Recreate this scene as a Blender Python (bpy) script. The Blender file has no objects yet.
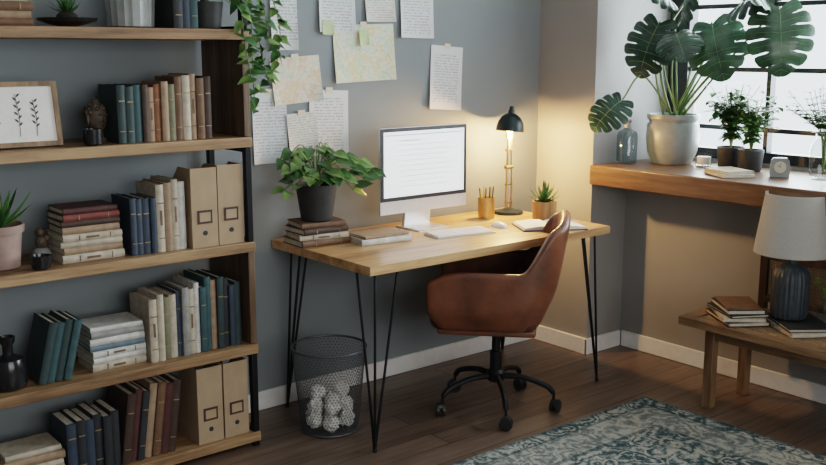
import bpy, bmesh, math, random
from mathutils import Vector, Matrix, Euler
random.seed(7)
S=bpy.context.scene
pi=math.pi
T=lambda x,y,z: Matrix.Translation((x,y,z))
RX=lambda a: Matrix.Rotation(math.radians(a),4,'X')
RY=lambda a: Matrix.Rotation(math.radians(a),4,'Y')
RZ=lambda a: Matrix.Rotation(math.radians(a),4,'Z')
I4=Matrix.Identity(4)

# ------------------------------------------------------------ materials
def newmat(name):
    m=bpy.data.materials.new(name); m.use_nodes=True
    nt=m.node_tree; b=nt.nodes['Principled BSDF']
    return m,nt,b
def N(nt,t,**k):
    n=nt.nodes.new(t)
    for a,v in k.items(): setattr(n,a,v)
    return n
def L(nt,a,b): nt.links.new(a,b)
def mixc(nt,fac,c1,c2,mode='MIX'):
    n=N(nt,'ShaderNodeMix',data_type='RGBA',blend_type=mode)
    for idx,v in ((0,fac),(6,c1),(7,c2)):
        if isinstance(v,bpy.types.NodeSocket): L(nt,v,n.inputs[idx])
        elif idx==0: n.inputs[0].default_value=v
        else: n.inputs[idx].default_value=(*v,1)
    return n.outputs[2]
def math_(nt,op,a,b=None,c=None):
    n=N(nt,'ShaderNodeMath',operation=op)
    for i,v in enumerate((a,b,c)):
        if v is None: continue
        if isinstance(v,bpy.types.NodeSocket): L(nt,v,n.inputs[i])
        else: n.inputs[i].default_value=v
    return n.outputs[0]
def coords(nt,sc=(1,1,1)):
    tc=N(nt,'ShaderNodeTexCoord'); mp=N(nt,'ShaderNodeMapping')
    mp.inputs['Scale'].default_value=sc
    L(nt,tc.outputs['Object'],mp.inputs[0]); return mp.outputs[0]
def noise(nt,vec,scale,detail=4,rough=.6):
    n=N(nt,'ShaderNodeTexNoise'); n.inputs['Scale'].default_value=scale
    n.inputs['Detail'].default_value=detail; n.inputs['Roughness'].default_value=rough
    L(nt,vec,n.inputs['Vector']); return n.outputs[0]
def ramp(nt,fac,stops):
    r=N(nt,'ShaderNodeValToRGB'); cr=r.color_ramp
    while len(cr.elements)<len(stops): cr.elements.new(.5)
    for e,(p,c) in zip(cr.elements,stops): e.position=p; e.color=(*c,1)
    L(nt,fac,r.inputs[0]); return r.outputs[0]
def addbump(nt,b,h,strength,dist=.002):
    bp=N(nt,'ShaderNodeBump'); bp.inputs['Strength'].default_value=strength; bp.inputs['Distance'].default_value=dist
    L(nt,h,bp.inputs['Height']); L(nt,bp.outputs[0],b.inputs['Normal'])
def mat(name,col,rough=.6,metal=0,var=.12,vs=30,bump=0,bs=200,emit=0,trans=0,spec=.5,alpha=1):
    m,nt,b=newmat(name)
    v=coords(nt); n=noise(nt,v,vs)
    d=tuple(c*(1-var*1.5) for c in col); l=tuple(min(1,c*(1+var*1.5)) for c in col)
    c=ramp(nt,n,[(.3,d),(.7,l)])
    L(nt,c,b.inputs['Base Color'])
    b.inputs['Roughness'].default_value=rough; b.inputs['Metallic'].default_value=metal
    b.inputs['Specular IOR Level'].default_value=spec
    if emit:
        L(nt,c,b.inputs['Emission Color']); b.inputs['Emission Strength'].default_value=emit
    if bump: addbump(nt,b,noise(nt,v,bs,3),bump)
    return m
def wood(name,c1,c2,c3,axis='X',sc=1.0,rough=.5,bump=.25):
    m,nt,b=newmat(name)
    s={'X':(.9,11,11),'Y':(11,.9,11),'Z':(11,11,.9)}[axis]
    v=coords(nt,tuple(q*sc for q in s))
    n1=noise(nt,v,1.6,6,.65)
    n2=noise(nt,v,9,4,.6)
    k=math_(nt,'ADD',math_(nt,'MULTIPLY',n1,.75),math_(nt,'MULTIPLY',n2,.25))
    c=ramp(nt,k,[(.36,c1),(.5,c2),(.62,c3)])
    s2={'X':(2.2,9,9),'Y':(9,2.2,9),'Z':(9,9,2.2)}[axis]
    vo=N(nt,'ShaderNodeTexVoronoi'); vo.inputs['Scale'].default_value=.9; L(nt,coords(nt,s2),vo.inputs['Vector'])
    kn=ramp(nt,vo.outputs['Distance'],[(.05,(1,1,1)),(.13,(0,0,0))])
    c=mixc(nt,math_(nt,'MULTIPLY',kn,.75),c,tuple(x*.45 for x in c1))
    L(nt,c,b.inputs['Base Color']); b.inputs['Roughness'].default_value=rough
    addbump(nt,b,n2,bump,.002)
    return m
def wallmat(name,col):
    m,nt,b=newmat(name); v=coords(nt)
    n=noise(nt,v,1.3,5,.6)
    c=ramp(nt,n,[(.3,tuple(x*.93 for x in col)),(.7,tuple(x*1.07 for x in col))])
    L(nt,c,b.inputs['Base Color']); b.inputs['Roughness'].default_value=.85
    addbump(nt,b,noise(nt,v,90,4,.7),.12,.003); return m

M_wall=wallmat('paint_blue_grey',(.205,.232,.248))
M_wallr=wallmat('paint_grey_lamp_warmed',(.285,.28,.272))  # grey wall paint with the lamp's warm light mixed into its colour
M_white=mat('white_trim_paint',(.76,.76,.75),.45,var=.03)
M_ceil=mat('ceiling_paint',(.7,.7,.69),.9,var=.02)
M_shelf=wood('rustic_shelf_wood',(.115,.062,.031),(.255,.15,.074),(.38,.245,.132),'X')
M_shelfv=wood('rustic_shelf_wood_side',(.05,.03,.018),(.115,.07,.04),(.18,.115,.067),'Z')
M_desk=wood('oak_desk_wood',(.26,.135,.06),(.47,.28,.135),(.60,.395,.215),'X',.8,.36,.15)
M_sill=wood('walnut_sill_wood',(.06,.029,.016),(.13,.068,.036),(.2,.115,.062),'Y',.8,.36,.15)
M_bench=wood('bench_wood',(.095,.052,.028),(.195,.118,.063),(.28,.178,.1),'Y',1,.4,.15)
M_benchz=wood('bench_leg_wood',(.115,.062,.032),(.225,.14,.077),(.33,.21,.118),'Z',1,.45,.15)
M_darkw=wood('dark_frame_wood',(.02,.012,.008),(.05,.03,.02),(.09,.055,.035),'Z',1,.45,.1)
M_steel=mat('black_steel',(.018,.018,.02),.42,.6,.1)
M_blk=mat('black_plastic',(.02,.02,.022),.4,0,.1)
M_wframe=mat('window_frame_black',(.03,.035,.04),.45,.2,.1)
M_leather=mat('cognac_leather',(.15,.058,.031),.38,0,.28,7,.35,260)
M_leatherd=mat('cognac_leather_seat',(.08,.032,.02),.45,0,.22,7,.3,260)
M_alu=mat('silver_aluminium',(.7,.71,.72),.34,.6,.03)
M_scr=mat('lit_screen',(.84,.90,.93),.3,0,.02,3,emit=.85)
M_scrtxt=mat('screen_text_grey',(.42,.48,.54),.4,0,.02,emit=.45)
M_whitep=mat('white_plastic',(.8,.8,.8),.35,0,.02)
M_keys=mat('key_white',(.72,.73,.74),.4,0,.02)
M_brass=mat('brass',(.55,.38,.18),.3,.9,.06)
M_green=mat('lamp_dark_green_enamel',(.010,.022,.024),.32,.1,.1)
M_bulb=mat('warm_bulb',(1,.72,.38),.4,0,.01,emit=30)
M_kraft=mat('kraft_board',(.35,.25,.16),.8,0,.07,12,.15)
M_label=mat('label_card',(.6,.55,.44),.8,0,.04)
M_page=mat('book_pages',(.56,.51,.42),.85,0,.12,90)
M_paper=mat('plain_paper',(.76,.75,.72),.85,0,.03)
M_soil=mat('soil',(.03,.02,.014),.95,0,.3,80,.8)
M_leaf=mat('leaf_green',(.045,.115,.032),.38,0,.3,25)
M_leaf2=mat('leaf_bright_green',(.13,.22,.06),.4,0,.3,25)
M_leafd=mat('monstera_leaf_green',(.018,.046,.03),.3,0,.35,12)
M_leafd2=mat('monstera_leaf_light',(.036,.085,.047),.3,0,.35,12)
M_rib=mat('monstera_rib',(.12,.2,.09),.45,0,.1)
M_stem=mat('plant_stem',(.10,.16,.05),.5,0,.15)
M_blkpot=mat('charcoal_pot',(.022,.023,.025),.6,0,.2)
M_woodpot=wood('wood_pot',(.2,.1,.04),(.34,.19,.085),(.46,.28,.14),'Z')
M_greyc=mat('grey_glazed_ceramic',(.25,.265,.26),.4,0,.16,9)
M_terra=mat('dusty_terracotta',(.34,.24,.205),.8,0,.1,20,.2)
M_blackc=mat('black_ceramic',(.015,.015,.017),.22,0,.1)
M_slate=mat('slate_lamp_ceramic',(.035,.045,.055),.5,0,.2)
M_shade=mat('linen_lampshade',(.38,.37,.345),.9,0,.05,150,.3,500)
M_stone=mat('buddha_bronze',(.085,.065,.05),.55,.2,.35,40,.3)
M_cane=mat('woven_cane',(.24,.155,.085),.7,0,.2,60)
M_caned=mat('dark_woven_cane',(.17,.115,.075),.7,0,.2,60)
M_wire=mat('bin_wire_grey',(.10,.105,.11),.45,.5,.1)
M_pencil=mat('pencil_yellow',(.6,.38,.08),.5,0,.05)
M_sticky=mat('sticky_note_green',(.46,.56,.33),.85,0,.04)
M_ink=mat('ink_dark',(.05,.055,.05),.8,0,.05)
M_silver=mat('candle_wax',(.75,.72,.66),.6,0,.02)
def glassm(name,col,al,ks=.7):
    m,nt,b=newmat(name)
    out=nt.nodes['Material Output']; tr=N(nt,'ShaderNodeBsdfTransparent'); tr.inputs[0].default_value=(*col,1)
    gl=N(nt,'ShaderNodeBsdfGlossy'); gl.inputs['Roughness'].default_value=.05
    fr=N(nt,'ShaderNodeLayerWeight'); fr.inputs[0].default_value=.5
    k=math_(nt,'POWER',fr.outputs['Facing'],3.5); k=math_(nt,'MULTIPLY',k,ks); k=math_(nt,'ADD',k,al)
    mx=N(nt,'ShaderNodeMixShader'); L(nt,k,mx.inputs[0]); L(nt,tr.outputs[0],mx.inputs[1]); L(nt,gl.outputs[0],mx.inputs[2])
    L(nt,mx.outputs[0],out.inputs[0]); return m
M_pane=glassm('window_glass',(.97,.99,.99),.02,.3)
M_gl=glassm('clear_glass',(.90,.93,.93),.06)
M_gl2=glassm('smoky_glass',(.62,.70,.72),.08)
BC={k:mat('book_'+k,c,.65,0,.14,35) for k,c in dict(
 navy=(.03,.045,.07),black=(.02,.023,.027),teal=(.032,.075,.083),dgreen=(.025,.046,.048),cream=(.43,.375,.295),tan=(.29,.20,.13),
 brown=(.13,.07,.038),maroon=(.065,.022,.02),red=(.16,.04,.033),white=(.54,.53,.5),grey=(.25,.25,.24),blue=(.12,.17,.21),
 rust=(.2,.085,.04),choc=(.05,.028,.02),aqua=(.17,.27,.28),olive=(.16,.15,.09)).items()}
BC['gold']=mat('gilt_band',(.28,.22,.12),.45,.4,.05)

def textpaper(name,base,ink,lf=95,dens=.47):
    m,nt,b=newmat(name); v=coords(nt)
    sp=N(nt,'ShaderNodeSeparateXYZ'); L(nt,v,sp.inputs[0])
    fz=math_(nt,'FRACT',math_(nt,'MULTIPLY',sp.outputs[2],lf))
    line=math_(nt,'LESS_THAN',fz,.45)
    rowid=math_(nt,'FLOOR',math_(nt,'MULTIPLY',sp.outputs[2],lf))
    cb=N(nt,'ShaderNodeCombineXYZ'); L(nt,math_(nt,'MULTIPLY',sp.outputs[0],1.0),cb.inputs[0]); L(nt,math_(nt,'MULTIPLY',rowid,.37),cb.inputs[1])
    nn=noise(nt,cb.outputs[0],110,2,.5)
    w=math_(nt,'GREATER_THAN',nn,dens)
    mx=math_(nt,'LESS_THAN',math_(nt,'ABSOLUTE',sp.outputs[0]),.078)
    mz=math_(nt,'LESS_THAN',math_(nt,'ABSOLUTE',sp.outputs[2]),.115)
    f=math_(nt,'MULTIPLY',math_(nt,'MULTIPLY',line,w),math_(nt,'MULTIPLY',mx,mz))
    f=math_(nt,'MULTIPLY',f,.55)
    c=mixc(nt,f,base,ink); L(nt,c,b.inputs['Base Color']); b.inputs['Roughness'].default_value=.85
    return m
M_txt=textpaper('handwritten_paper',(.59,.61,.62),(.20,.22,.26),78)
M_txt2=textpaper('handwritten_paper_cream',(.60,.59,.56),(.26,.24,.22),95,.46)
def mapmat(name,pal):
    m,nt,b=newmat(name); v=coords(nt)
    n=noise(nt,v,12,5,.6); c=ramp(nt,n,pal)
    vo=N(nt,'ShaderNodeTexVoronoi',feature='DISTANCE_TO_EDGE'); vo.inputs['Scale'].default_value=32; L(nt,v,vo.inputs['Vector'])
    e=math_(nt,'LESS_THAN',vo.outputs['Distance'],.03)
    c2=mixc(nt,math_(nt,'MULTIPLY',e,.45),c,(.42,.34,.24))
    c2=mixc(nt,math_(nt,'MULTIPLY',math_(nt,'GREATER_THAN',noise(nt,v,120,2),.62),.4),c2,(.3,.3,.28))
    L(nt,c2,b.inputs['Base Color']); b.inputs['Roughness'].default_value=.8
    return m
M_map1=mapmat('map_paper_green',[(.4,(.5,.6,.48)),(.48,(.6,.62,.55)),(.56,(.64,.56,.33)),(.64,(.48,.6,.55))])
M_map2=mapmat('map_paper_peach',[(.4,(.52,.58,.48)),(.48,(.63,.6,.53)),(.56,(.64,.49,.36)),(.64,(.6,.55,.4))])

def floormat():
    m,nt,b=newmat('dark_oak_planks'); v=coords(nt)
    br=N(nt,'ShaderNodeTexBrick'); br.offset=.37; br.offset_frequency=2
    for k,x in (('Scale',1),('Mortar Size',.0022),('Mortar Smooth',.1),('Bias',0),('Brick Width',1.5),('Row Height',.125)): br.inputs[k].default_value=x
    br.inputs['Color1'].default_value=(.0,.0,.0,1); br.inputs['Color2'].default_value=(1,1,1,1); br.inputs['Mortar'].default_value=(.5,.5,.5,1)
    L(nt,v,br.inputs['Vector'])
    off=N(nt,'ShaderNodeVectorMath',operation='ADD'); L(nt,v,off.inputs[0]); L(nt,br.outputs['Color'],off.inputs[1])
    mp=N(nt,'ShaderNodeMapping'); mp.inputs['Scale'].default_value=(1.2,14,1); L(nt,off.outputs[0],mp.inputs[0])
    n=noise(nt,mp.outputs[0],2.2,7,.65)
    c=ramp(nt,n,[(.3,(.06,.04,.029)),(.5,(.128,.087,.064)),(.7,(.22,.156,.117))])
    c=mixc(nt,.35,c,ramp(nt,br.outputs['Color'],[(0,(.085,.057,.042)),(1,(.2,.142,.106))]))
    c=mixc(nt,br.outputs['Fac'],c,(.012,.008,.006))
    L(nt,c,b.inputs['Base Color']); b.inputs['Roughness'].default_value=.32
    h=math_(nt,'SUBTRACT',math_(nt,'MULTIPLY',n,.4),br.outputs['Fac']); addbump(nt,b,h,.35,.002)
    return m
def rugmat():
    m,nt,b=newmat('distressed_persian_rug'); v=coords(nt)
    wn=N(nt,'ShaderNodeTexNoise'); wn.inputs['Scale'].default_value=7; wn.inputs['Detail'].default_value=4; L(nt,v,wn.inputs['Vector'])
    wa=N(nt,'ShaderNodeVectorMath',operation='MULTIPLY_ADD'); L(nt,wn.outputs[1],wa.inputs[0]); wa.inputs[1].default_value=(.2,.2,0); L(nt,v,wa.inputs[2])
    vo=N(nt,'ShaderNodeTexVoronoi',feature='F1'); vo.inputs['Scale'].default_value=9; L(nt,wa.outputs[0],vo.inputs['Vector'])
    r=math_(nt,'SINE',math_(nt,'MULTIPLY',vo.outputs['Distance'],24))
    n2=noise(nt,v,34,8,.8); n3=noise(nt,v,3.2,3,.5); n4=noise(nt,v,150,4,.7)
    k=math_(nt,'ADD',math_(nt,'MULTIPLY',r,.085),math_(nt,'MULTIPLY',n2,1.05))
    k=math_(nt,'ADD',k,math_(nt,'MULTIPLY',math_(nt,'SUBTRACT',n3,.5),.4))
    k=math_(nt,'ADD',k,math_(nt,'MULTIPLY',math_(nt,'SUBTRACT',n4,.5),.4))
    c=ramp(nt,k,[(.40,(.022,.048,.055)),(.48,(.065,.11,.12)),(.54,(.23,.25,.23)),(.64,(.44,.42,.355))])
    sp=N(nt,'ShaderNodeSeparateXYZ'); L(nt,v,sp.inputs[0])
    dx=math_(nt,'SUBTRACT',.8,math_(nt,'ABSOLUTE',sp.outputs[0])); dy=math_(nt,'SUBTRACT',1.2,math_(nt,'ABSOLUTE',sp.outputs[1]))
    d=math_(nt,'MINIMUM',dx,dy)
    def band(a,bb): return math_(nt,'MULTIPLY',math_(nt,'GREATER_THAN',d,a),math_(nt,'LESS_THAN',d,bb))
    f=math_(nt,'ADD',math_(nt,'ADD',band(-1,.022),band(.07,.085)),band(.24,.262))
    f=math_(nt,'MULTIPLY',f,math_(nt,'GREATER_THAN',n2,.46)); f=math_(nt,'MULTIPLY',f,.6)
    c=mixc(nt,f,c,(.035,.07,.085))
    f2=math_(nt,'MULTIPLY',band(.085,.24),.28); c=mixc(nt,f2,c,(.42,.40,.35))
    L(nt,c,b.inputs['Base Color']); b.inputs['Roughness'].default_value=.95
    addbump(nt,b,noise(nt,v,350,2),.5,.004); return m
M_floor=floormat(); M_rug=rugmat()

# ------------------------------------------------------------ mesh builder
class MB:
    def __init__(s): s.v=[];s.f=[];s.m=[];s.mats=[]
    def mi(s,m):
        if m not in s.mats: s.mats.append(m)
        return s.mats.index(m)
    def add(s,vs,fs,m,M=I4):
        o=len(s.v); s.v+=[M@Vector(p) for p in vs]; k=s.mi(m)
        for f in fs: s.f.append(tuple(o+i for i in f)); s.m.append(k)
    def box(s,x0,x1,y0,y1,z0,z1,m,M=I4):
        vs=[(x,y,z) for x in (x0,x1) for y in (y0,y1) for z in (z0,z1)]
        s.add(vs,[(0,1,3,2),(4,6,7,5),(0,4,5,1),(2,3,7,6),(0,2,6,4),(1,5,7,3)],m,M)
    def cbox(s,c,d,m,M=I4): s.box(c[0]-d[0]/2,c[0]+d[0]/2,c[1]-d[1]/2,c[1]+d[1]/2,c[2]-d[2]/2,c[2]+d[2]/2,m,M)
    def lathe(s,prof,m,M=I4,n=36,rib=0,ribn=0,cap0=True,cap1=True):
        vs=[];fs=[]
        for r,z in prof:
            for i in range(n):
                a=2*pi*i/n; q=r*(1+rib*math.cos(ribn*a)); vs.append((q*math.cos(a),q*math.sin(a),z))
        for j in range(len(prof)-1):
            for i in range(n):
                k=(i+1)%n; fs.append((j*n+i,j*n+k,(j+1)*n+k,(j+1)*n+i))
        if cap0: fs.append(tuple(range(n))[::-1])
        if cap1: fs.append(tuple((len(prof)-1)*n+i for i in range(n)))
        s.add(vs,fs,m,M)
    def tube(s,pts,r,m,M=I4,n=8):
        pts=[Vector(p) for p in pts]; rr=r if isinstance(r,(list,tuple)) else [r]*len(pts)
        vs=[];fs=[]; ref=None
        for i,p in enumerate(pts):
            t=(pts[min(i+1,len(pts)-1)]-pts[max(i-1,0)])
            t=t.normalized() if t.length>1e-9 else Vector((0,0,1))
            if ref is None: ref=t.orthogonal().normalized()
            ref=(ref-t*ref.dot(t)); ref=ref.normalized() if ref.length>1e-6 else t.orthogonal().normalized()
            b=t.cross(ref)
            for k in range(n):
                a=2*pi*k/n; vs.append(p+(ref*math.cos(a)+b*math.sin(a))*rr[i])
        for i in range(len(pts)-1):
            for k in range(n):
                q=(k+1)%n; fs.append((i*n+k,i*n+q,(i+1)*n+q,(i+1)*n+k))
        fs.append(tuple(range(n))[::-1]); fs.append(tuple((len(pts)-1)*n+k for k in range(n)))
        s.add(vs,fs,m,M)
    def sphere(s,c,r,m,M=I4,n=16,sc=(1,1,1)):
        pr=[(max(1e-4,math.sin(pi*i/n)),-math.cos(pi*i/n)) for i in range(n+1)]
        s.lathe(pr,m,M@T(*c)@Matrix.Diagonal((r*sc[0],r*sc[1],r*sc[2],1)),n*2)
    def prism(s,poly,x0,x1,m,M=I4):
        n=len(poly); vs=[(x0,y,z) for y,z in poly]+[(x1,y,z) for y,z in poly]
        fs=[tuple(range(n)),tuple(range(2*n-1,n-1,-1))]+[(i,i+n,(i+1)%n+n,(i+1)%n) for i in range(n)]
        s.add(vs,fs,m,M)
    def leaf(s,M,Ln,W,m,droop=.25,kind='heart',fold=.25):
        nt_=8; vs=[];fs=[]
        for i in range(nt_+1):
            t=i/nt_
            if kind=='heart': w=W/2*math.sin(pi*min(1,(t*.97+.03))**.62)
            elif kind=='blade': w=W/2*((1-t)**.7)*(0.6+.8*min(t*3,.5))
            else: w=W/2*math.sin(pi*t)**.9
            w=max(w,.0004)
            z=-droop*Ln*t*t
            for q in (-1,-.5,0,.5,1): vs.append((q*w,t*Ln,z+abs(q)*w*fold))
        for i in range(nt_):
            for q in range(4): a=i*5+q; fs.append((a,a+1,a+6,a+5))
        s.add(vs,fs,m,M)
    def monstera(s,M,Ln,m,droop=.75):
        nl=6
        def pt(t,sv,side):
            ph=math.radians((1-t)*160); rho=Ln*(.58-.1*math.sin(ph))
            mx=math.sin(ph)*rho; my=.38*Ln+math.cos(ph)*rho
            x=mx*sv; y=Ln*(.04+.9*t)*(1-sv)+my*sv
            z=-droop*((x/Ln)**2*1.3+max(0,y/Ln-.2)**2*.8)*Ln+.2*x+.016*Ln*math.sin(t*nl*2*pi)*sv
            return (side*x,y,z)
        for side in (-1,1):
            for k in range(nl):
                t0=k/nl; t1=(k+1)/nl; tm=(t0+t1)/2
                cut=.5 if k not in (0,5) else .7
                rows=[(0,1),(.25,1),(cut-.08,.99),(cut+.02,.84),(.82,.86),(.93,.74),(1.0,.36)]
                vs=[];fs=[]
                for sv,sh in rows:
                    for c in range(5):
                        t=tm+(t0+(t1-t0)*c/4-tm)*sh; vs.append(pt(t,sv,side))
                for i in range(len(rows)-1):
                    for c in range(4):
                        a=i*5+c; fs.append((a,a+1,a+6,a+5) if side>0 else (a,a+5,a+6,a+1))
                s.add(vs,fs,m,M)
                s.tube([Vector(pt(tm,q,side))+Vector((0,0,.001)) for q in (0,.3,.6,.85)],[.0014,.0012,.0009,.0005],M_rib,M,5)
        s.tube([Vector(pt(t,0,1))+Vector((0,0,.001)) for t in (0,.25,.5,.75,1)],[.0025,.002,.0017,.0013,.0006],M_rib,M,6)
    def book(s,M,t,h,d,cov,label=0):
        s.box(0,.0028,.002,d,0,h,cov,M); s.box(t-.0028,t,.002,d,0,h,cov,M)
        b=min(.006,t*.2); pts=[(t*i/6,-b*math.sin(pi*i/6)) for i in range(7)]
        vs=[(x,y,z) for z in (0,h) for x,y in pts]+[(t,.003,0),(0,.003,0),(t,.003,h),(0,.003,h)]
        fs=[(i,i+1,i+8,i+7) for i in range(6)]+[tuple(range(6,-1,-1))+(15,14),tuple(range(7,14))+(16,17),(14,15,17,16)]
        s.add(vs,fs,cov,M)
        s.box(.0028,t-.0028,.003,d-.005,.004,h-.004,M_page,M)
        if label:
            lc=BC['gold'] if label==1 else (BC['cream'] if label==2 else BC['brown'])
            s.box(t*.15,t*.85,-b-.0006,-b*.3,h*.72,h*.72+.004,lc,M)
            s.box(t*.15,t*.85,-b-.0006,-b*.3,h*.2,h*.2+.003,lc,M)
            if label>=2: s.box(t*.36,t*.64,-b-.0008,-b*.3,h*.4,h*.62,lc,M)
    def obj(s,name,loc=(0,0,0),rot=0,bevel=0,parent=None,mods=None,sharp=35):
        me=bpy.data.meshes.new(name); me.from_pydata([tuple(p) for p in s.v],[],s.f)
        for m in s.mats: me.materials.append(m)
        me.polygons.foreach_set('material_index',s.m)
        bm=bmesh.new(); bm.from_mesh(me); bmesh.ops.remove_doubles(bm,verts=bm.verts,dist=1e-6)
        bmesh.ops.recalc_face_normals(bm,faces=bm.faces); bm.to_mesh(me); bm.free()
        me.polygons.foreach_set('use_smooth',[True]*len(me.polygons))
        me.set_sharp_from_angle(angle=math.radians(sharp))
        o=bpy.data.objects.new(name,me); S.collection.objects.link(o)
        o.location=loc; o.rotation_euler=(0,0,math.radians(rot))
        if bevel:
            b=o.modifiers.new('bev','BEVEL'); b.width=bevel; b.segments=2; b.limit_method='ANGLE'
        if parent: o.parent=parent
        return o
def empty(name,loc,rot=0):
    e=bpy.data.objects.new(name,None); S.collection.objects.link(e); e.location=loc; e.rotation_euler=(0,0,math.radians(rot)); return e
def cr(pts,n=6):
    P=[Vector(p) for p in pts]; P=[P[0]*2-P[1]]+P+[P[-1]*2-P[-2]]; out=[]
    for i in range(1,len(P)-2):
        for k in range(n):
            t=k/n; a,b,c,d=P[i-1:i+3]
            out.append(.5*((2*b)+(c-a)*t+(2*a-5*b+4*c-d)*t*t+(3*b-a-3*c+d)*t**3))
    out.append(P[-2]); return out
def orient(pos,dirv,up=(0,0,1)):
    y=Vector(dirv).normalized(); z=Vector(up); x=y.cross(z)
    if x.length<1e-4: x=y.orthogonal()
    x.normalize(); z=x.cross(y)
    return Matrix(((x.x,y.x,z.x,pos[0]),(x.y,y.y,z.y,pos[1]),(x.z,y.z,z.z,pos[2]),(0,0,0,1)))
R=random.uniform

# ------------------------------------------------------------ room
XW,YW=3.76,3.56
m=MB(); m.box(-1.3,4.6,-1.7,3.72,-.1,0,M_floor); m.obj('floor')
m=MB(); m.box(-1.3,4.6,YW,3.72,0,2.75,M_wall); m.obj('wall_back')
m=MB(); m.box(XW,4.6,3.18,YW,0,2.75,M_wallr); m.box(4.03,4.6,.6,3.18,0,.89,M_wallr)
m.box(XW,4.6,-1.7,.6,0,2.75,M_wallr); m.box(4.33,4.6,.6,3.18,2.45,2.75,M_wallr); m.box(4.30,4.6,.6,3.18,.89,1.0,M_wallr); m.obj('wall_right')
m=MB(); m.box(-1.42,-1.3,-1.7,3.72,0,2.75,M_wall); m.obj('wall_left')
m=MB(); m.box(-1.3,XW,-1.82,-1.7,0,.9,M_wall); m.box(-1.3,XW,-1.82,-1.7,2.4,2.75,M_wall)
m.box(-1.3,-.6,-1.82,-1.7,.9,2.4,M_wall); m.box(2.6,XW,-1.82,-1.7,.9,2.4,M_wall); m.obj('wall_front')
m=MB(); m.box(-1.3,4.6,-1.7,3.72,2.75,2.85,M_ceil); m.obj('ceiling')
m=MB(); m.box(-1.28,3.744,YW-.016,YW-.001,.001,.085,M_white); m.obj('baseboard_back',bevel=.003)
m=MB(); m.box(XW-.016,XW-.001,3.165,3.543,.001,.085,M_white); m.box(XW-.016,4.012,3.164,3.179,.001,.085,M_white)
m.box(4.014,4.029,.62,3.163,.001,.085,M_white); m.obj('baseboard_right',bevel=.003)
m=MB(); m.box(3.735,4.298,.602,3.178,.887,.985,M_sill); m.obj('window_sill',bevel=.006)
m=MB()
wy0,wy1,wz0,wz1=.62,3.178,1.002,2.448
xw0,xw1=4.35,4.40
m.box(xw0-.01,xw1+.01,wy0,wy0+.06,wz0,wz1,M_wframe); m.box(xw0-.01,xw1+.01,wy1-.12,wy1,wz0,wz1,M_wframe)
m.box(xw0-.01,xw1+.01,wy0+.06,wy1-.12,wz0,wz0+.05,M_wframe); m.box(xw0-.01,xw1+.01,wy0+.06,wy1-.12,wz1-.05,wz1,M_wframe)
ny=5
for i in range(1,ny):
    y=wy0+.06+(wy1-wy0-.16)*i/ny; w=.022 if i not in (3,) else .035
    m.box(xw0,xw1-.005,y-w/2,y+w/2,wz0+.05,wz1-.05,M_wframe)
for z in (1.16,1.45,1.76,2.08): m.box(xw0+.004,xw1-.01,wy0+.06,wy1-.12,z-.011,z+.011,M_wframe)
m.box(xw0+.02,xw0+.024,wy0+.06,wy1-.12,wz0+.05,wz1-.05,M_pane)
m.obj('window_1')
m=MB()
for x in (-.598,.47,1.55,2.568): m.box(x,x+.03,-1.8,-1.75,.902,2.398,M_wframe)
for z in (.902,1.65,2.368): m.box(-.57,2.57,-1.795,-1.755,z,z+.03,M_wframe)
m.obj('added_rear_frame')  # unseen frame added around the rear fill light, not a known window
m=MB(); m.box(-.8,.8,-1.2,1.2,0,.010,M_rug); m.obj('persian_rug',(2.66,1.38,.001),bevel=.003)

# ------------------------------------------------------------ bookshelf
m=MB(); X0,X1,Y0,Y1=.52,1.85,3.21,3.545
ZT=[.06,.42,.825,1.225,1.62]
for z in ZT: m.box(X0,X1,Y0,Y1,z-.038,z,M_shelf)
for x in (X0,X1-.028):
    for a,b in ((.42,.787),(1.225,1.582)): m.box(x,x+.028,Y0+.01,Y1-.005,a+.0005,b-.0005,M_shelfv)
for x in (X0+.002,X1-.027):
    for a,b in ((0,.022),(.06,.382),(.825,1.187),(1.62,1.98)):
        for y in (Y0+.008,Y1-.035): m.box(x,x+.025,y,y+.025,a,b,M_steel)
        if a: m.box(x,x+.025,Y0+.033,Y1-.035,b-.02,b,M_steel); m.box(x,x+.025,Y0+.033,Y1-.035,a,a+.012,M_steel)
m.obj('bookshelf',bevel=.003)

def row(name,x,z,items,y0=3.245,parent=None):
    m=MB()
    for it in items:
        t,h,d,c=it[:4]; lab=it[4] if len(it)>4 else 0; lean=it[5] if len(it)>5 else 0
        M=T(x,y0+R(0,.015),z+.001)
        if lean:
            a=math.radians(lean)
            M=T(x,y0+R(0,.01),z+.001+t*math.sin(a))@RY(lean); adv=t/math.cos(a)+.001
            m.book(M,t,h,d,BC[c],lab); x+=adv; continue
        m.book(M,t,h,d,BC[c],lab); x+=t+.0008
    m.obj(name); return x
def stack(name,x0,y0,z,items,rot=0):
    m=MB(); zz=0
    for it in items:
        t,w,d,c=it[:4]; lab=it[4] if len(it)>4 else 0; r=it[5] if len(it)>5 else R(-3,3)
        m.book(T(0,0,zz)@RZ(r)@T(w/2,-d/2,0)@RY(-90),t,w,d,BC[c],lab); zz+=t+.0006
    m.obj(name,(x0,y0,z+.001),rot); return z+zz
z=ZT[4]
stack('book_stack',1.0,3.37,z,[(.025,.2,.15,'brown'),(.022,.19,.15,'tan'),(.03,.2,.15,'brown',1),(.02,.18,.14,'cream')])
m=MB(); m.lathe([(.02,0),(.055,.008),(.095,.02),(.1,.03),(.094,.031),(.05,.022),(.001,.02)],M_blackc,cap1=False)
m.sphere((0,0,.035),.035,M_soil,sc=(1,1,.5))
for i in range(34):
    a=R(0,6.28); e=R(.3,1.3); m.leaf(orient((0,0,.04),(math.cos(a)*math.cos(e),math.sin(a)*math.cos(e),math.sin(e))),R(.05,.09),.018,M_leaf,kind='blade',droop=-.1)
m.obj('succulent_dish',(1.235,3.36,z+.001))
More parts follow.
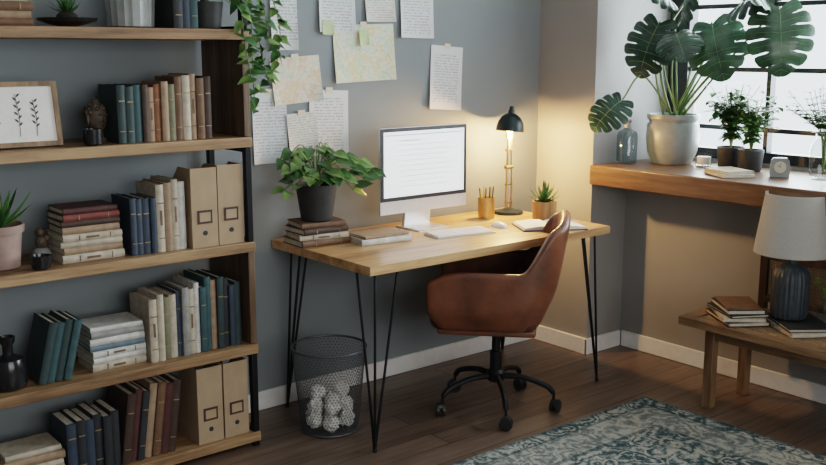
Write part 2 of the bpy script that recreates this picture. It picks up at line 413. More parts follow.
m=MB(); m.lathe([(.07,0),(.08,.005),(.085,.1),(.082,.16),(.074,.16),(.074,.14),(.001,.14)],M_greyc,n=60,rib=.02,ribn=20,cap1=False)
m.obj('ribbed_planter',(1.46,3.36,z+.001))
row('books',1.57,z,[(.035,.22,.17,'black',1),(.03,.24,.17,'navy'),(.03,.21,.16,'teal',1)])
z=ZT[3]
m=MB()
fm=T(0,0,.004)@RX(-10)
w,h=.33,.215
m.box(-w/2,w/2,0,.014,0,.016,M_benchz,fm); m.box(-w/2,w/2,0,.014,h-.016,h,M_benchz,fm)
m.box(-w/2,-w/2+.016,0,.014,.016,h-.016,M_benchz,fm); m.box(w/2-.016,w/2,0,.014,.016,h-.016,M_benchz,fm)
m.box(-w/2+.016,w/2-.016,.006,.012,.016,h-.016,M_paper,fm)
for cx,hh in ((-.1,.13),(-.04,.15),(.03,.14),(.085,.12)):
    m.tube([(cx,.0045,.035),(cx+.004,.0045,.035+hh*.5),(cx-.003,.0045,.035+hh)],.0009,M_ink,fm,5)
    for q in range(9):
        sd=-1 if q%2 else 1; zz=.035+hh*(.25+.085*q)
        m.leaf(fm@orient((cx,.0045,zz),(sd*.7,0,.7),(0,-1,0)),.017,.006,M_ink,droop=0,fold=0,kind='oval')
m.obj('botanical_picture_frame',(1.005,3.29,z+.002))
m=MB()
m.lathe([(.03,0),(.034,.01),(.025,.02),(.022,.04),(.03,.052),(.037,.07),(.04,.09),(.038,.11),(.03,.128),(.018,.138),(.012,.15),(.001,.155)],M_stone,T(0,0,0)@Matrix.Diagonal((.9,1,1,1)),24,cap1=False)
m.prism([(-.045,.075),(-.036,.1),(-.03,.072)],-.006,.006,M_stone)
for sx in (-1,1): m.sphere((sx*.037,.0,.082),.012,M_stone,sc=(.4,.7,1.8),n=8); m.sphere((sx*.015,-.037,.098),.007,M_stone,sc=(1,.5,.5),n=8)
m.sphere((0,-.036,.066),.009,M_stone,sc=(1.2,.5,.5),n=8)
for i in range(60):
    a=R(0,6.28); e=R(.0,1.5)
    if math.sin(a)*math.cos(e)<-.55 and e<.5: continue
    m.sphere((math.cos(a)*math.cos(e)*.037,math.sin(a)*math.cos(e)*.04,.1+math.sin(e)*.035),.0065,M_stone,n=5)
m.obj('buddha_head_figurine',(1.31,3.35,z+.001),20)
m=MB(); m.lathe([(.024,0),(.03,.005),(.032,.055),(.028,.055),(.026,.02),(.001,.018)],M_blackc,cap1=False); m.obj('tealight_holder',(1.262,3.262,z+.001))
row('books',1.35,z,[(.03,.2,.16,'dgreen',1),(.028,.195,.16,'dgreen',1),(.03,.2,.16,'teal'),(.022,.2,.15,'choc'),(.022,.19,.15,'tan',3),(.024,.2,.15,'rust',1),(.026,.21,.16,'tan'),(.024,.2,.15,'olive',1),(.028,.225,.16,'brown',1),(.03,.23,.165,'cream',1),(.024,.235,.165,'tan',3),(.03,.22,.16,'brown',1),(.028,.225,.16,'choc',1)])
z=ZT[2]
m=MB(); m.lathe([(.055,0),(.061,.004),(.073,.12),(.081,.122),(.083,.148),(.075,.148),(.071,.125),(.001,.125)],M_terra,cap1=False)
m.lathe([(.069,.126),(.001,.13)],M_soil,cap0=False,cap1=False)
for i in range(22):
    a=i*2.4; e=.4+i*.05; m.leaf(orient((0,0,.125),(math.cos(a)*math.cos(e),math.sin(a)*math.cos(e),math.sin(e))),R(.13,.18),.04,M_leaf if i%3 else M_leaf2,kind='blade',droop=-.22,fold=.6)
m.obj('potted_aloe',(.955,3.35,z+.001))
m=MB(); m.lathe([(.025,0),(.03,.004),(.034,.045),(.029,.046),(.026,.03),(.001,.03)],M_blackc,cap1=False); m.obj('small_black_bowl',(1.055,3.25,z+.001))
m=MB()
m.sphere((0,0,.028),.032,M_greyc,sc=(1,.9,.85),n=10); m.sphere((.002,0,.07),.022,M_stone,sc=(1,.9,1.2),n=10); m.sphere((0,0,.105),.017,M_stone,n=10); m.sphere((.018,-.004,.085),.012,M_stone,n=8)
m.obj('stone_figurine',(1.092,3.35,z+.001))
stack('book_stack',1.243,3.35,z,[(.028,.22,.16,'cream',3),(.024,.21,.155,'tan'),(.02,.215,.155,'cream'),(.024,.21,.16,'cream',3),(.024,.2,.15,'tan'),(.02,.205,.15,'choc'),(.022,.2,.15,'red',1),(.02,.19,.145,'maroon')])
row('books',1.375,z,[(.022,.205,.16,'navy',1),(.022,.2,.16,'navy',1),(.03,.2,.16,'navy',1),(.022,.2,.16,'navy'),(.03,.245,.17,'cream',3),(.028,.25,.17,'tan'),(.024,.26,.17,'cream',3),(.028,.25,.165,'white')])
def filebox(name,x,y,z,h=.29,w=.1):
    m=MB(); d=.25; t=.003
    for xx in (0,w-t): m.prism([(0,0),(d,0),(d,h*.45),(.1,h),(0,h)],xx,xx+t,M_kraft)
    m.box(t,w-t,0,t,0,h,M_kraft); m.box(t,w-t,t,d,0,t,M_kraft); m.box(t,w-t,d-t,d,t,h*.45,M_kraft)
    m.box(t+.006,w-t-.006,.006,d-.02,t+.001,h*.42,M_page)
    m.box(w*.22,w*.78,-.003,0,h*.3,h*.3+.05,BC['choc']); m.box(w*.29,w*.71,-.0036,-.0028,h*.3+.008,h*.3+.042,M_kraft)
    m.lathe([(.009,0),(.009,.002)],BC['black'],T(w/2,0,h*.18)@RX(90),20)
    m.obj(name,(x,y,z+.001))
filebox('magazine_file',1.600,3.232,z,.295,.105); filebox('magazine_file',1.709,3.232,z,.30,.105)
z=ZT[1]
m=MB(); m.lathe([(.035,0),(.045,.005),(.048,.02),(.047,.07),(.04,.09),(.018,.1),(.014,.105),(.014,.13),(.02,.14),(.022,.155),(.018,.157),(.010,.14),(.001,.13)],M_blackc,Matrix.Diagonal((1.2,1.2,1.15,1)),cap1=False); m.obj('black_bottle_vase',(.94,3.3,z+.001))
row('leaning_books',1.02,z,[(.027,.215,.16,'dgreen',0,14),(.026,.21,.16,'teal',0,14),(.027,.215,.16,'dgreen',0,14),(.026,.21,.16,'teal',0,14)],3.25)
stack('book_stack',1.315,3.35,z,[(.028,.2,.15,'cream',3),(.02,.2,.15,'white'),(.024,.2,.15,'white',3),(.02,.2,.15,'blue'),(.024,.2,.15,'white'),(.022,.195,.15,'grey'),(.018,.19,.15,'white')])
row('books',1.425,z,[(.03,.235,.17,'cream',3),(.024,.25,.17,'cream'),(.026,.235,.16,'olive',1),(.026,.24,.17,'cream'),(.02,.25,.16,'navy',1),(.026,.26,.17,'grey',1),(.024,.25,.17,'cream',3),(.02,.27,.17,'white'),(.024,.25,.16,'teal',1),(.024,.285,.17,'teal'),(.022,.27,.17,'tan'),(.025,.28,.17,'dgreen',1),(.026,.27,.17,'black',1),(.022,.24,.17,'navy'),(.024,.25,.17,'dgreen')])
z=ZT[0]
stack('book_stack',.99,3.34,z,[(.03,.2,.15,'tan'),(.025,.2,.15,'cream',3),(.022,.2,.15,'cream'),(.03,.21,.15,'tan'),(.02,.19,.14,'cream')])
row('books',1.10,z,[(.035,.2,.16,'navy',1),(.03,.205,.16,'black',1),(.03,.2,.16,'navy'),(.032,.21,.16,'black',1),(.03,.2,.16,'black'),(.03,.21,.16,'black')])
row('leaning_books',1.292,z,[(.03,.26,.17,'choc',1,8),(.026,.27,.17,'maroon',0,8),(.026,.26,.17,'black',1,8),(.03,.28,.17,'tan',0,8),(.03,.28,.17,'brown',1,8),(.028,.27,.17,'maroon',0,8),(.03,.275,.17,'choc',1,8)])
filebox('magazine_file',1.592,3.232,z,.30,.105); filebox('magazine_file',1.704,3.232,z,.30,.105)
m=MB(); m.lathe([(.05,0),(.055,.004),(.065,.1),(.06,.1),(.058,.085),(.001,.085)],M_blkpot,cap1=False)
vines=[[(0,0,.1),(.08,-.06,.16),(.13,-.10,.06),(.13,-.11,-.15),(.14,-.1,-.3)],[(0,0,.1),(.1,0,.17),(.19,-.02,.05),(.22,-.03,-.1),(.25,-.02,-.2)],
 [(0,0,.1),(.04,-.1,.16),(.03,-.2,.1),(.04,-.215,-.06),(.06,-.22,-.18)],[(0,0,.1),(.12,-.05,.2),(.24,-.05,.15),(.29,-.05,.0),(.28,-.04,-.12)],
 [(0,0,.1),(0,-.08,.18),(.02,-.15,.22)],[(0,0,.1),(.06,.02,.2),(.16,.02,.26)],[(0,0,.1),(.09,-.08,.18),(.17,-.12,.1),(.19,-.13,-.05)]]
for vv in vines:
    P=cr(vv,6); m.tube(P,.0022,M_stem,n=5)
    for i in range(3,len(P),1):
        for q in range(1+(i%2)):
            a=R(0,6.28); d=Vector((math.cos(a)*.8,math.sin(a)*.8-.4,R(-.7,.3)))
            m.leaf(orient(P[i],d,(0,-.6,.8)),R(.04,.065),R(.03,.045),M_leaf if R(0,1)<.5 else M_leaf2,droop=.3)
m.obj('trailing_pothos',(1.765,3.38,ZT[4]+.001))

# ------------------------------------------------------------ wall papers
def sheet(name,x,z,w,h,mt,rot=0,y=YW-.004,tape=True,curl=.014):
    m=MB()
    n=8; vs=[];fs=[]
    for i in range(n+1):
        for j in range(n+1):
            u=i/n;v=j/n; c=curl*(abs(u-.5)*2)**3*(1-v)**1.5
            vs.append(((u-.5)*w,-c-.001,(v-.5)*h))
    for i in range(n):
        for j in range(n): a=i*(n+1)+j; fs.append((a,a+n+1,a+n+2,a+1))
    m.add(vs,fs,mt)
    if tape: m.box(-.018,.018,-.0025,-.0015,h/2-.012,h/2+.012,M_label)
    o=m.obj(name,(x,y,z)); o.rotation_euler=(0,math.radians(rot),0); return o
sheet('wall_note_paper',2.213,1.69,.13,.29,M_txt,0)
sheet('wall_note_paper',2.483,1.745,.19,.25,M_txt,1)
sheet('wall_note_paper',2.717,1.75,.165,.16,M_txt2,-1)
sheet('wall_note_paper',2.931,1.735,.195,.27,M_txt,1)
sheet('wall_map',2.631,1.532,.335,.25,M_map1,-2,YW-.003)
sheet('wall_map',2.271,1.42,.245,.195,M_map2,-4,YW-.003)
sheet('wall_note_paper',2.133,1.224,.165,.30,M_txt,1,YW-.003)
sheet('wall_note_paper',2.432,1.231,.205,.285,M_txt,2,YW-.003)
sheet('wall_note_paper',2.291,1.186,.15,.19,M_txt2,-3,YW-.012)
sheet('wall_note_paper',3.112,1.414,.20,.30,M_txt,4,YW-.003)
sheet('sticky_note',2.43,1.64,.06,.06,M_sticky,3,YW-.014,False,.006)
sheet('sticky_note',2.62,1.60,.05,.07,M_sticky,-3,YW-.016,False,.006)

# ------------------------------------------------------------ desk
DX0,DX1,DY0,DY1=2.12,3.50,2.842,3.542
m=MB(); m.box(DX0,DX1,DY0,DY1,.714,.75,M_desk)
for cx,sx in ((DX0+.03,1),(DX1-.02,-1)):
    for cy,sy in ((DY0+.02,1),(DY1-.03,-1)):
        f=Vector((cx,cy,.008))
        tops=[(cx+sx*.125,cy+sy*.012,.713),(cx+sx*.012,cy+sy*.125,.713),(cx+sx*.03,cy+sy*.03,.713)]
        for tp in tops: m.tube([tp,f+Vector((sx*.006,sy*.006,0))],.0055,M_steel,n=8)
        m.sphere((cx+sx*.006,cy+sy*.006,.009),.009,M_steel,n=8)
        m.box(min(cx,cx+sx*.145),max(cx,cx+sx*.145),min(cy,cy+sy*.145),max(cy,cy+sy*.145),.708,.7139,M_steel)
m.obj('hairpin_leg_desk',bevel=.002)
DZ=.7505
m=MB(); w=.505
m.box(-w/2,w/2,0,.012,.08,.46,M_alu)
m.box(-w/2+.002,w/2-.002,-.0025,0,.138,.459,M_blk)
m.box(-w/2+.018,w/2-.018,-.0035,-.0025,.155,.443,M_scr)
m.box(-.225,.225,-.004,-.0035,.425,.430,M_scrtxt); m.box(-.15,-.03,-.004,-.0035,.400,.405,M_scrtxt)
for i in range(9):
    x=-.15
    while x<.13-.03*(i%4==3):
        l=R(.015,.045); m.box(x,min(x+l,.14),-.004,-.0035,.382-.023*i,.3845-.023*i,M_scrtxt); x+=l+.007
m.lathe([(.25,0),(.2,.02),(.1,.03),(.001,.033)],M_alu,T(0,.012,.28)@RX(-90)@Matrix.Diagonal((.98,.7,1,1)),cap1=False)
m.prism([(.03,.2),(.042,.2),(.075,.006),(.055,.006)],-.075,.075,M_alu)
m.box(-.09,.09,-.07,.1,0,.006,M_alu)
m.obj('desktop_computer',(2.81,3.35,DZ),0,bevel=.002)
m=MB(); m.prism([(-.06,0),(.06,0),(.06,.012),(-.06,.005)],-.15,.15,M_alu)
for r in range(5):
    for c in range(14):
        m.box(-.145+c*.0208,-.145+c*.0208+.0178,-.054+r*.0222,-.054+r*.0222+.0185,.006+r*.0015,.0095+r*.0015,M_keys)
m.obj('keyboard',(2.83,3.13,DZ),-9)
m=MB(); m.sphere((0,0,.0),.03,M_whitep,T(0,0,.0)@Matrix.Diagonal((1,1.75,1,1)),12,sc=(1,1,.75))
for i,p in enumerate(m.v):
    if p.z<.001: m.v[i]=Vector((p.x,p.y,.001))
m.obj('computer_mouse',(3.09,3.15,DZ),-12)
m=MB(); m.lathe([(.04,0),(.041,.1),(.037,.1),(.036,.008),(.001,.008)],M_brass,cap1=False)
for i in range(7):
    a=i*.9; q=Vector((.02*math.cos(a),.02*math.sin(a),.01)); e=Vector((.034*math.cos(a+.3),.034*math.sin(a+.3),R(.125,.15)))
    m.tube([q,e,e+(e-q).normalized()*.012],[.0035,.0035,.0006],M_pencil if i%2 else M_blk,n=6)
m.obj('pencil_cup',(3.205,3.36,DZ))
m=MB(); m.lathe([(.072,0),(.074,.006),(.07,.014),(.03,.022),(.012,.03),(.001,.03)],M_green,cap1=False)
for sx in (-1,1):
    m.tube([(sx*.019,0,.02),(sx*.017,0,.23)],.004,M_brass); m.tube([(sx*.015,0,.22),(sx*.012,0,.40)],.004,M_brass)
for zz in (.05,.14,.22,.31,.38): m.box(-.022,.022,-.007,.007,zz,zz+.009,M_brass)
m.tube([(0,0,.03),(0,0,.42)],.003,M_alu)
m.lathe([(.010,0),(.010,.05)],M_brass,T(-.025,0,.23)@RY(90),16)
sh=T(0,0,.405)@RY(6)
m.lathe([(.07,.0),(.069,.02),(.062,.045),(.048,.068),(.03,.082),(.016,.088),(.016,.1),(.012,.108),(.012,.12),(.001,.124),(.001,.085),(.028,.079),(.045,.064),(.058,.043),(.065,.02),(.066,.0),(.07,.0)],M_green,sh,cap0=False,cap1=False)
m.sphere((0,0,.012),.02,M_bulb,sh,10)
m.obj('desk_lamp',(3.385,3.39,DZ))
m=MB(); m.lathe([(.05,0),(.056,.004),(.058,.09),(.052,.09),(.05,.078),(.001,.078)],M_woodpot,cap1=False); m.lathe([(.05,.079),(.001,.082)],M_soil,cap0=False,cap1=False)
for i in range(34):
    a=i*2.4; e=.15+i*.04; m.leaf(orient((0,0,.08),(math.cos(a)*math.cos(e),math.sin(a)*math.cos(e),math.sin(e))),R(.075,.11),.024,M_leaf2 if i%2 else M_leaf,kind='blade',droop=-.25,fold=.5)
m.obj('potted_succulent',(3.385,3.15,DZ))
m=MB(); m.box(-.15,.15,-.1,.1,0,.004,BC['choc'])
for sx in (-1,1):
    pr=[(0,.004),(0,.012),(sx*.02,.02),(sx*.07,.021),(sx*.14,.013),(sx*.145,.004)]
    m.prism([(p[0],p[1]) for p in pr],-.095,.095,M_paper,RZ(90))
m.obj('open_notebook',(3.26,3.0,DZ),-30)
zt=stack('book_stack',2.235,3.37,DZ,[(.026,.23,.17,'brown',1,4),(.022,.22,.165,'cream',3,-3),(.024,.21,.16,'choc',1,6),(.022,.2,.155,'brown',0,-2)],-8)
m=MB(); m.lathe([(.062,0),(.066,.004),(.084,.13),(.086,.15),(.078,.15),(.075,.13),(.001,.13)],M_blkpot,cap1=False); m.lathe([(.075,.131),(.001,.14)],M_soil,cap0=False,cap1=False)
for i in range(44):
    a=i*2.4+R(-.3,.3); rr=R(.05,.18); up=R(.04,.17)*(1 if rr<.14 else .7); k=1.0+.9*max(0,math.cos(a))
    ex=Vector((math.cos(a)*rr*k,math.sin(a)*rr*.75,.14+up-(.05 if rr>.13 else 0)-.06*max(0,math.cos(a))))
    ex.y=max(-.1,min(ex.y,.12))
    if math.sin(a)<-.2: ex.z=max(ex.z,.18)
    P=cr([(0,0,.13),(ex.x*.4,ex.y*.4,.15+up),tuple(ex)],5); m.tube(P,.0022,M_stem,n=5)
    d=Vector((math.cos(a),math.sin(a)-.4,R(-.3,.3)))
    for q in range(2):
        m.leaf(orient(P[-1-q*2],d+Vector((R(-.6,.6),R(-.6,.2),0)),(-.2,-.8,1)),R(.055,.08),R(.042,.06),M_leaf if R(0,1)<.4 else M_leaf2,droop=.3)
m.obj('potted_pothos',(2.235,3.365,zt+.002))
stack('book_stack',2.46,3.25,DZ,[(.024,.24,.18,'white',0,0),(.012,.22,.16,'tan',0,5)],-8)

# ------------------------------------------------------------ waste bin
nn=60; rows=28; vs=[];fs=[]
e=empty('waste_bin',(2.165,3.19,.001))
for j in range(rows+1):
    t=j/rows; r=.118+.034*t
    for i in range(nn):
        a=2*pi*(i+.5*j)/nn; vs.append((r*math.cos(a),r*math.sin(a),.006+.345*t))
for j in range(rows):
    for i in range(nn): k=(i+1)%nn; fs.append((j*nn+i,j*nn+k,(j+1)*nn+i)); fs.append((j*nn+k,(j+1)*nn+k,(j+1)*nn+i))
m=MB(); m.add(vs,fs,M_wire); o=m.obj('mesh_wall',parent=e); wf=o.modifiers.new('wf','WIREFRAME'); wf.thickness=.0013
m=MB()
def ring(r,zc,rad):
    P=[(r*math.cos(2*pi*i/48),r*math.sin(2*pi*i/48),zc) for i in range(49)]; m.tube(P,rad,M_wire,n=8)
ring(.1525,.352,.005); ring(.118,.006,.004); m.lathe([(.116,.002),(.116,.006)],M_wire); m.obj('rim_and_base',parent=e)
m=MB()
def crumple(c,r):
    bm=bmesh.new(); bmesh.ops.create_icosphere(bm,subdivisions=3,radius=r)
    vs=[tuple(v.co*R(.76,1.12)+Vector(c)) for v in bm.verts]; fs=[tuple(v.index for v in f.verts) for f in bm.faces]; bm.free(); m.add(vs,fs,M_paper)
for k in range(6):
    a=k*1.05; crumple((.074*math.cos(a),.074*math.sin(a),.045+.008*(k%2)),.034)
crumple((0,0,.04),.034)
for k in range(5):
    a=k*1.257+.5; crumple((.066*math.cos(a),.066*math.sin(a),.105+.012*(k%2)),.034)
crumple((.01,-.01,.12),.036); crumple((-.045,.02,.160),.032); crumple((.045,-.02,.165),.033)
m.obj('crumpled_paper',parent=e,sharp=5)

# ------------------------------------------------------------ chair
CH=(2.86,2.925,0); CR=42
e=empty('office_chair',CH,CR)
path=[]
for i in range(7): path.append((-.27,.275-.375*i/6))
for i in range(1,9): a=pi+ (pi/2)*i/8; path.append((-.27+.12+.12*math.cos(a),-.10+.135*math.sin(a)))
for i in range(1,4): path.append((-.15+.3*i/4,-.237))
for i in range(0,9): a=3*pi/2+(pi/2)*i/8; path.append((.15+.12*math.cos(a),-.10+.135*math.sin(a)))
for i in range(1,7): path.append((.27,-.10+.375*i/6))
vs=[];fs=[]; nz=11
def ss(x): x=max(0,min(1,x)); return x*x*(3-2*x)
for x,y in path:
    be=ss((-.125-y)/.055)
    top=.66+be*.215-.022*be*(abs(x)/.2)**3
    if y>.23: top-=.045
    elif y>.18: top-=.01
    for j in range(nz):
        s=j/(nz-1); zz=.392+(top-.392)*s
        k=.82+.18*ss(s*2.2) if j else .74
        bb=ss((-.10-y)/.09)
        kt=1-.06*bb*max(0,(zz-.6)/.3)
        vs.append((x*k*kt,y*k-bb*max(0,zz-.45)*.17,zz))
for i in range(len(path)-1):
    for j in range(nz-1): a=i*nz+j; fs.append((a,a+nz,a+nz+1,a+1))
m=MB(); m.add(vs,fs,M_leather); o=m.obj('bucket_shell',parent=e,sharp=180)
so=o.modifiers.new('sol','SOLIDIFY'); so.thickness=.045; so.offset=-1
sb=o.modifiers.new('sub','SUBSURF'); sb.levels=2; sb.render_levels=2
def softbox(name,c,d,mt,parent,bev,rot=None):
    m=MB(); m.cbox((0,0,0),d,mt); o=m.obj(name,c,parent=parent,sharp=180)
    b=o.modifiers.new('b','BEVEL'); b.width=bev; b.segments=5; return o
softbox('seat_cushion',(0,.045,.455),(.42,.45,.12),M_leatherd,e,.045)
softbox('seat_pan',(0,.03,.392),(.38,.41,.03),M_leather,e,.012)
m=MB(); m.cbox((0,0,.366),(.18,.2,.018),M_steel); m.lathe([(.026,.16),(.026,.26),(.018,.262),(.018,.36)],M_steel); m.obj('gas_lift_column',parent=e)
m=MB(); m.lathe([(.03,.125),(.04,.135),(.04,.165),(.028,.178)],M_steel)
for i in range(5):
    a=math.radians(20-CR+72*i); c,s_=math.cos(a),math.sin(a)
    P=cr([(c*.03,s_*.03,.150),(c*.12,s_*.12,.148),(c*.22,s_*.22,.118),(c*.255,s_*.255,.085)],5)
    m.tube(P,[.013]*4+[.012]*(len(P)-5)+[.009],M_steel,n=10)
    m.tube([(c*.255,s_*.255,.09),(c*.255,s_*.255,.05)],.006,M_steel)
    W=T(c*.262,s_*.262,.0285)@RZ(math.degrees(a)+70)
    for sx in (-.019,.006): m.lathe([(.018,0),(.0275,.002),(.0275,.012),(.018,.014)],M_blk,W@RX(90)@T(0,0,sx),20)
    m.lathe([(.02,0),(.02,.03)],M_blk,W@T(0,.015,.012)@RX(90),16)
m.obj('five_star_base',parent=e)

# ------------------------------------------------------------ cane bench
m=MB(); bx0,bx1,by0,by1,bz=3.515,3.93,1.15,2.46,.40
m.box(bx0,bx0+.05,by0,by1,bz-.035,bz,M_bench); m.box(bx1-.05,bx1,by0,by1,bz-.035,bz,M_bench)
m.box(bx0+.05,bx1-.05,by1-.06,by1,bz-.035,bz,M_bench); m.box(bx0+.05,bx1-.05,by0,by0+.06,bz-.035,bz,M_bench)
y=by0+.066
while y<by1-.066:
    m.box(bx0+.045,bx1-.045,y,y+.009,bz-.012,bz-.004,M_cane); y+=.013
for i in range(24):
    x=bx0+.055+i*.0130; m.box(x,x+.006,by0+.055,by1-.055,bz-.013,bz-.0035,M_cane)
for x in (bx0+.055,bx1-.09):
    for y in (by0+.09,by1-.145): m.box(x,x+.042,y,y+.042,0.001,bz-.035,M_benchz)
    m.box(x+.01,x+.03,by0+.13,by1-.145,bz-.09,bz-.05,M_bench)
for y in (by0+.1,by1-.135): m.box(bx0+.095,bx1-.09,y,y+.025,bz-.09,bz-.05,M_bench)
for y in (2.30,1.15+.02,1.72): m.box(3.935,3.965,y,y+.035,.20,.66,M_darkw)
m.box(3.935,3.965,1.205,2.30,.625,.66,M_darkw); m.box(3.935,3.965,1.205,2.30,.43,.455,M_darkw); m.box(3.88,3.965,2.303,2.33,.33,.36,M_darkw); m.box(3.88,3.965,1.175,1.2,.33,.36,M_darkw)
y=1.21
while y<2.298: m.box(3.946,3.950,y,y+.005,.455,.625,M_caned); y+=.0105
zz=.458
while zz<.622: m.box(3.950,3.954,1.205,2.30,zz,zz+.005,M_caned); zz+=.0105
m.obj('cane_bench',bevel=.002)
stack('book_stack',3.67,2.27,bz,[(.018,.25,.18,'choc',1,4),(.016,.24,.175,'cream',0,-6),(.012,.23,.17,'black',0,8),(.02,.22,.16,'black',0,0),(.006,.21,.15,'brown',0,-5)],52)
zt=stack('book_stack',3.74,2.02,bz,[(.018,.26,.2,'cream',0,2),(.014,.25,.19,'black',1,-3)],55)
m=MB()
m.lathe([(.055,0),(.068,.008),(.075,.03),(.075,.175),(.066,.205),(.04,.228),(.018,.235),(.014,.25),(.014,.32)],M_slate,n=144,rib=.022,ribn=24)
m.lathe([(.009,.32),(.009,.49),(.014,.495),(.006,.51)],M_brass,n=16)
m.lathe([(.158,.28),(.124,.53),(.122,.53),(.156,.28),(.158,.28)],M_shade,n=64,cap0=False,cap1=False)
for k in range(3): a=k*2.09; m.tube([(0,0,.49),(.123*math.cos(a),.123*math.sin(a),.522)],.002,M_brass)
m.obj('table_lamp',(3.745,2.075,zt+.002))
m=MB(); m.lathe([(.025,0),(.03,.004),(.03,.07),(.014,.09),(.014,.11)],M_gl,cap1=False)
for i in range(9):
    a=R(0,6.28); P=cr([(0,0,.02),(0,0,.1),(math.cos(a)*.04,math.sin(a)*.04,R(.15,.2))],4); m.tube(P,.0012,M_stem,n=4)
    for q in (-1,-3,-5): m.leaf(orient(P[q],(math.cos(a+q),math.sin(a+q),.6)),.03,.016,M_leaf2,kind='oval')
m.obj('sprig_vase',(3.88,1.99,bz+.001))

# ------------------------------------------------------------ sill objects
SZ=.9865
m=MB(); m.lathe([(.09,0),(.095,.006),(.118,.06),(.126,.13),(.122,.19),(.112,.205),(.118,.215),(.124,.22),(.124,.24),(.112,.24),(.108,.2),(.001,.2)],M_greyc,Matrix.Diagonal((1.04,1.04,1.02,1)),cap1=False)
m.lathe([(.113,.204),(.001,.214)],M_soil,cap0=False,cap1=False)
PX,PY=4.11,2.965
def mon(tip,size,d,mt,up=(-.6,-.5,.6),mid=None):
    tip=Vector(tip)-Vector((PX,PY,SZ)); st=Vector((R(-.03,.03),R(-.03,.03),.2))
    md=Vector(mid)-Vector((PX,PY,SZ)) if mid else (st*.5+tip*.5+Vector((0,0,.12)))
    P=cr([st,md,tip],8); m.tube(P,[.0065]*4+[.005]*(len(P)-4),M_stem,n=6)
    m.monstera(orient(tip,d,up),size,mt)
mon((3.80,3.04,1.31),.21,(-.75,.15,-.45),M_leafd,(-.4,-.5,.8),(3.93,3.02,1.42))
mon((3.97,2.97,1.68),.28,(-.45,.1,-.75),M_leafd,(-.8,-.3,.3),(4.02,3.02,1.45))
mon((4.02,2.88,1.70),.28,(-.35,-.35,.55),M_leafd,(-.7,-.2,.8),(4.05,3.0,1.5))
mon((4.00,2.70,1.67),.3,(-.45,-.45,-.6),M_leafd2,(-.8,-.2,.6),(4.1,2.8,1.5))
mon((3.96,2.34,1.73),.3,(-.3,-.3,-.8),M_leafd2,(-.8,-.6,.3),(4.08,2.65,1.5))
mon((4.06,2.60,1.75),.28,(-.2,-.5,.2),M_leafd,(-.6,-.2,.8),(4.13,2.75,1.55))
mon((4.03,2.95,1.78),.24,(-.5,.05,.3),M_leafd,(-.6,-.3,.8))
mon((3.92,2.84,1.62),.23,(-.5,-.5,-.2),M_leafd,(-.3,.1,.9),(4.03,2.93,1.42))
mon((4.10,2.82,1.60),.22,(-.1,-.7,.2),M_leafd2,(-.7,.1,.7),(4.13,2.90,1.42))
mon((3.98,2.48,1.78),.26,(-.4,-.2,.1),M_leafd,(-.5,-.6,.7),(4.08,2.72,1.6))
m.tube(cr([(0,0,.2),(.02,-.1,.35),(.0,-.25,.48),(-.03,-.45,.56)],6),.007,M_stem)
m.tube(cr([(0,0,.2),(-.12,.0,.45),(-.1,-.02,.66),(-.02,-.04,.78)],6),.006,M_stem)
m.obj('potted_monstera',(PX,PY,SZ))
m=MB(); m.lathe([(.04,0),(.05,.005),(.051,.14),(.044,.16),(.02,.172),(.017,.18),(.017,.205),(.022,.21)],M_gl2,cap1=False); m.lathe([(.0175,.178),(.0175,.212),(.024,.214),(.024,.222),(.001,.222)],M_greyc,n=20,cap0=False,cap1=False); m.obj('glass_bottle',(3.91,3.09,SZ))
m=MB(); m.lathe([(.032,0),(.038,.004),(.04,.07)],M_gl,cap1=False); m.lathe([(.033,.007),(.033,.045),(.001,.045)],M_silver,cap1=False); m.tube([(0,0,.045),(.002,0,.057)],.0015,M_blk); m.obj('glass_candle',(4.13,2.79,SZ))
def herb(name,loc,pr,ph,n,rad,hh,lf,pm):
    m=MB(); m.lathe([(pr*.8,0),(pr*.85,.004),(pr,ph),(pr*.9,ph),(pr*.88,ph*.85),(.001,ph*.85)],pm,cap1=False); m.lathe([(pr*.88,ph*.86),(.001,ph*.88)],M_soil,cap0=False,cap1=False)
    for i in range(n):
        a=R(0,6.28); r=R(.2,1)*rad; P=cr([(0,0,ph*.8),(math.cos(a)*r*.3,math.sin(a)*r*.3,ph+hh*.5),(math.cos(a)*r,math.sin(a)*r,ph+hh*R(.35,1))],5); m.tube(P,.0015,M_stem,n=4)
        for q in range(2,len(P)):
            b=R(0,6.28); m.leaf(orient(P[q],(math.cos(b),math.sin(b),R(-.3,.6))),lf*R(.8,1.2),lf*.65,M_leaf2 if R(0,1)<.3 else M_leaf,droop=.3,kind='oval')
    m.obj(name,loc)
herb('potted_herb',(4.17,2.67,SZ),.065,.1,55,.14,.3,.05,M_blkpot)
herb('potted_herb',(4.12,2.53,SZ),.06,.10,40,.13,.25,.042,M_blkpot)
stack('book_stack',3.90,2.5,SZ,[(.013,.2,.15,'white',0,0),(.013,.18,.14,'cream',0,6)],60)
m=MB()
bm_=[( -.04,0),(.04,0),(.042,.03),(.038,.075),(.028,.086),(-.028,.086),(-.038,.075),(-.042,.03)]
m.prism(bm_,-.017,.017,M_greyc); m.lathe([(.026,0),(.026,.002)],M_label,T(-.017,0,.045)@RY(-90),24)
m.tube([(-.020,0,.045),(-.020,.012,.055)],.0012,M_blk); m.tube([(-.020,0,.045),(-.020,-.002,.064)],.001,M_blk)
m.obj('small_desk_clock',(4.02,2.32,SZ),35)
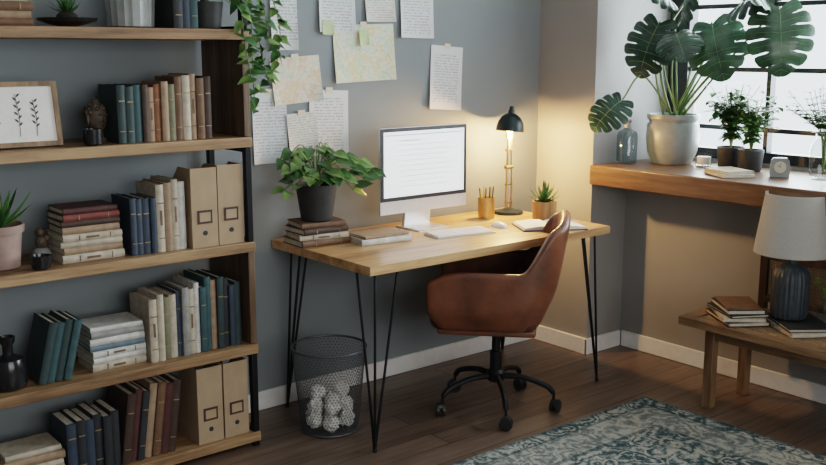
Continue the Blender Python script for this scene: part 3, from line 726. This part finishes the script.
m=MB(); m.lathe([(.045,0),(.055,.01),(.065,.08),(.055,.15),(.035,.18),(.04,.2)],M_gl,cap1=False)
for i in range(34):
    a=R(0,6.28); r=R(.05,.2); P=cr([(0,0,.02),(math.cos(a)*.02,math.sin(a)*.02,.2),(math.cos(a)*r,math.sin(a)*r,R(.28,.42))],6); m.tube(P,.0013,M_stem,n=4)
    for q in range(6,len(P)):
        for _ in range(3): b=R(0,6.28); m.leaf(orient(P[q],(math.cos(b),math.sin(b),.4)),.04,.025,M_leaf2 if R(0,1)<.5 else M_leaf,kind='oval')
m.obj('glass_vase_with_greenery',(4.08,2.15,SZ))

# ------------------------------------------------------------ lights
def area(name,loc,rot,sx,sy,e,col):
    l=bpy.data.lights.new(name,'AREA'); l.shape='RECTANGLE'; l.size=sx; l.size_y=sy; l.energy=e; l.color=col
    o=bpy.data.objects.new(name,l); S.collection.objects.link(o); o.location=loc; o.rotation_euler=[math.radians(a) for a in rot]; return o
area('window_daylight',(4.75,1.9,1.75),(0,90,0),1.7,3.0,225,(.90,.96,1))
area('rear_fill_light',(1.0,-1.9,1.65),(90,0,0),3.0,1.45,58,(1,.95,.87))  # soft fill added behind the camera, no window known there
l=bpy.data.lights.new('lamp_bulb','POINT'); l.energy=20; l.color=(1,.56,.22); l.shadow_soft_size=.02
l.energy=62
o=bpy.data.objects.new('lamp_bulb_light',l); S.collection.objects.link(o); o.location=(3.388,3.388,DZ+.382)
w=bpy.data.worlds.new('world'); S.world=w; w.use_nodes=True
bg=w.node_tree.nodes['Background']; bg.inputs[0].default_value=(.88,.94,1,1); bg.inputs[1].default_value=2.2
# ------------------------------------------------------------ camera
c=bpy.data.cameras.new('camera'); c.sensor_width=36; c.lens=975/826*36; c.clip_start=.05
o=bpy.data.objects.new('camera',c); S.collection.objects.link(o); o.location=(0,0,1.543)
o.rotation_euler=(math.radians(90-10.57),0,math.radians(-39.3)); S.camera=o
S.view_settings.view_transform='Filmic'; S.view_settings.look='Medium High Contrast'
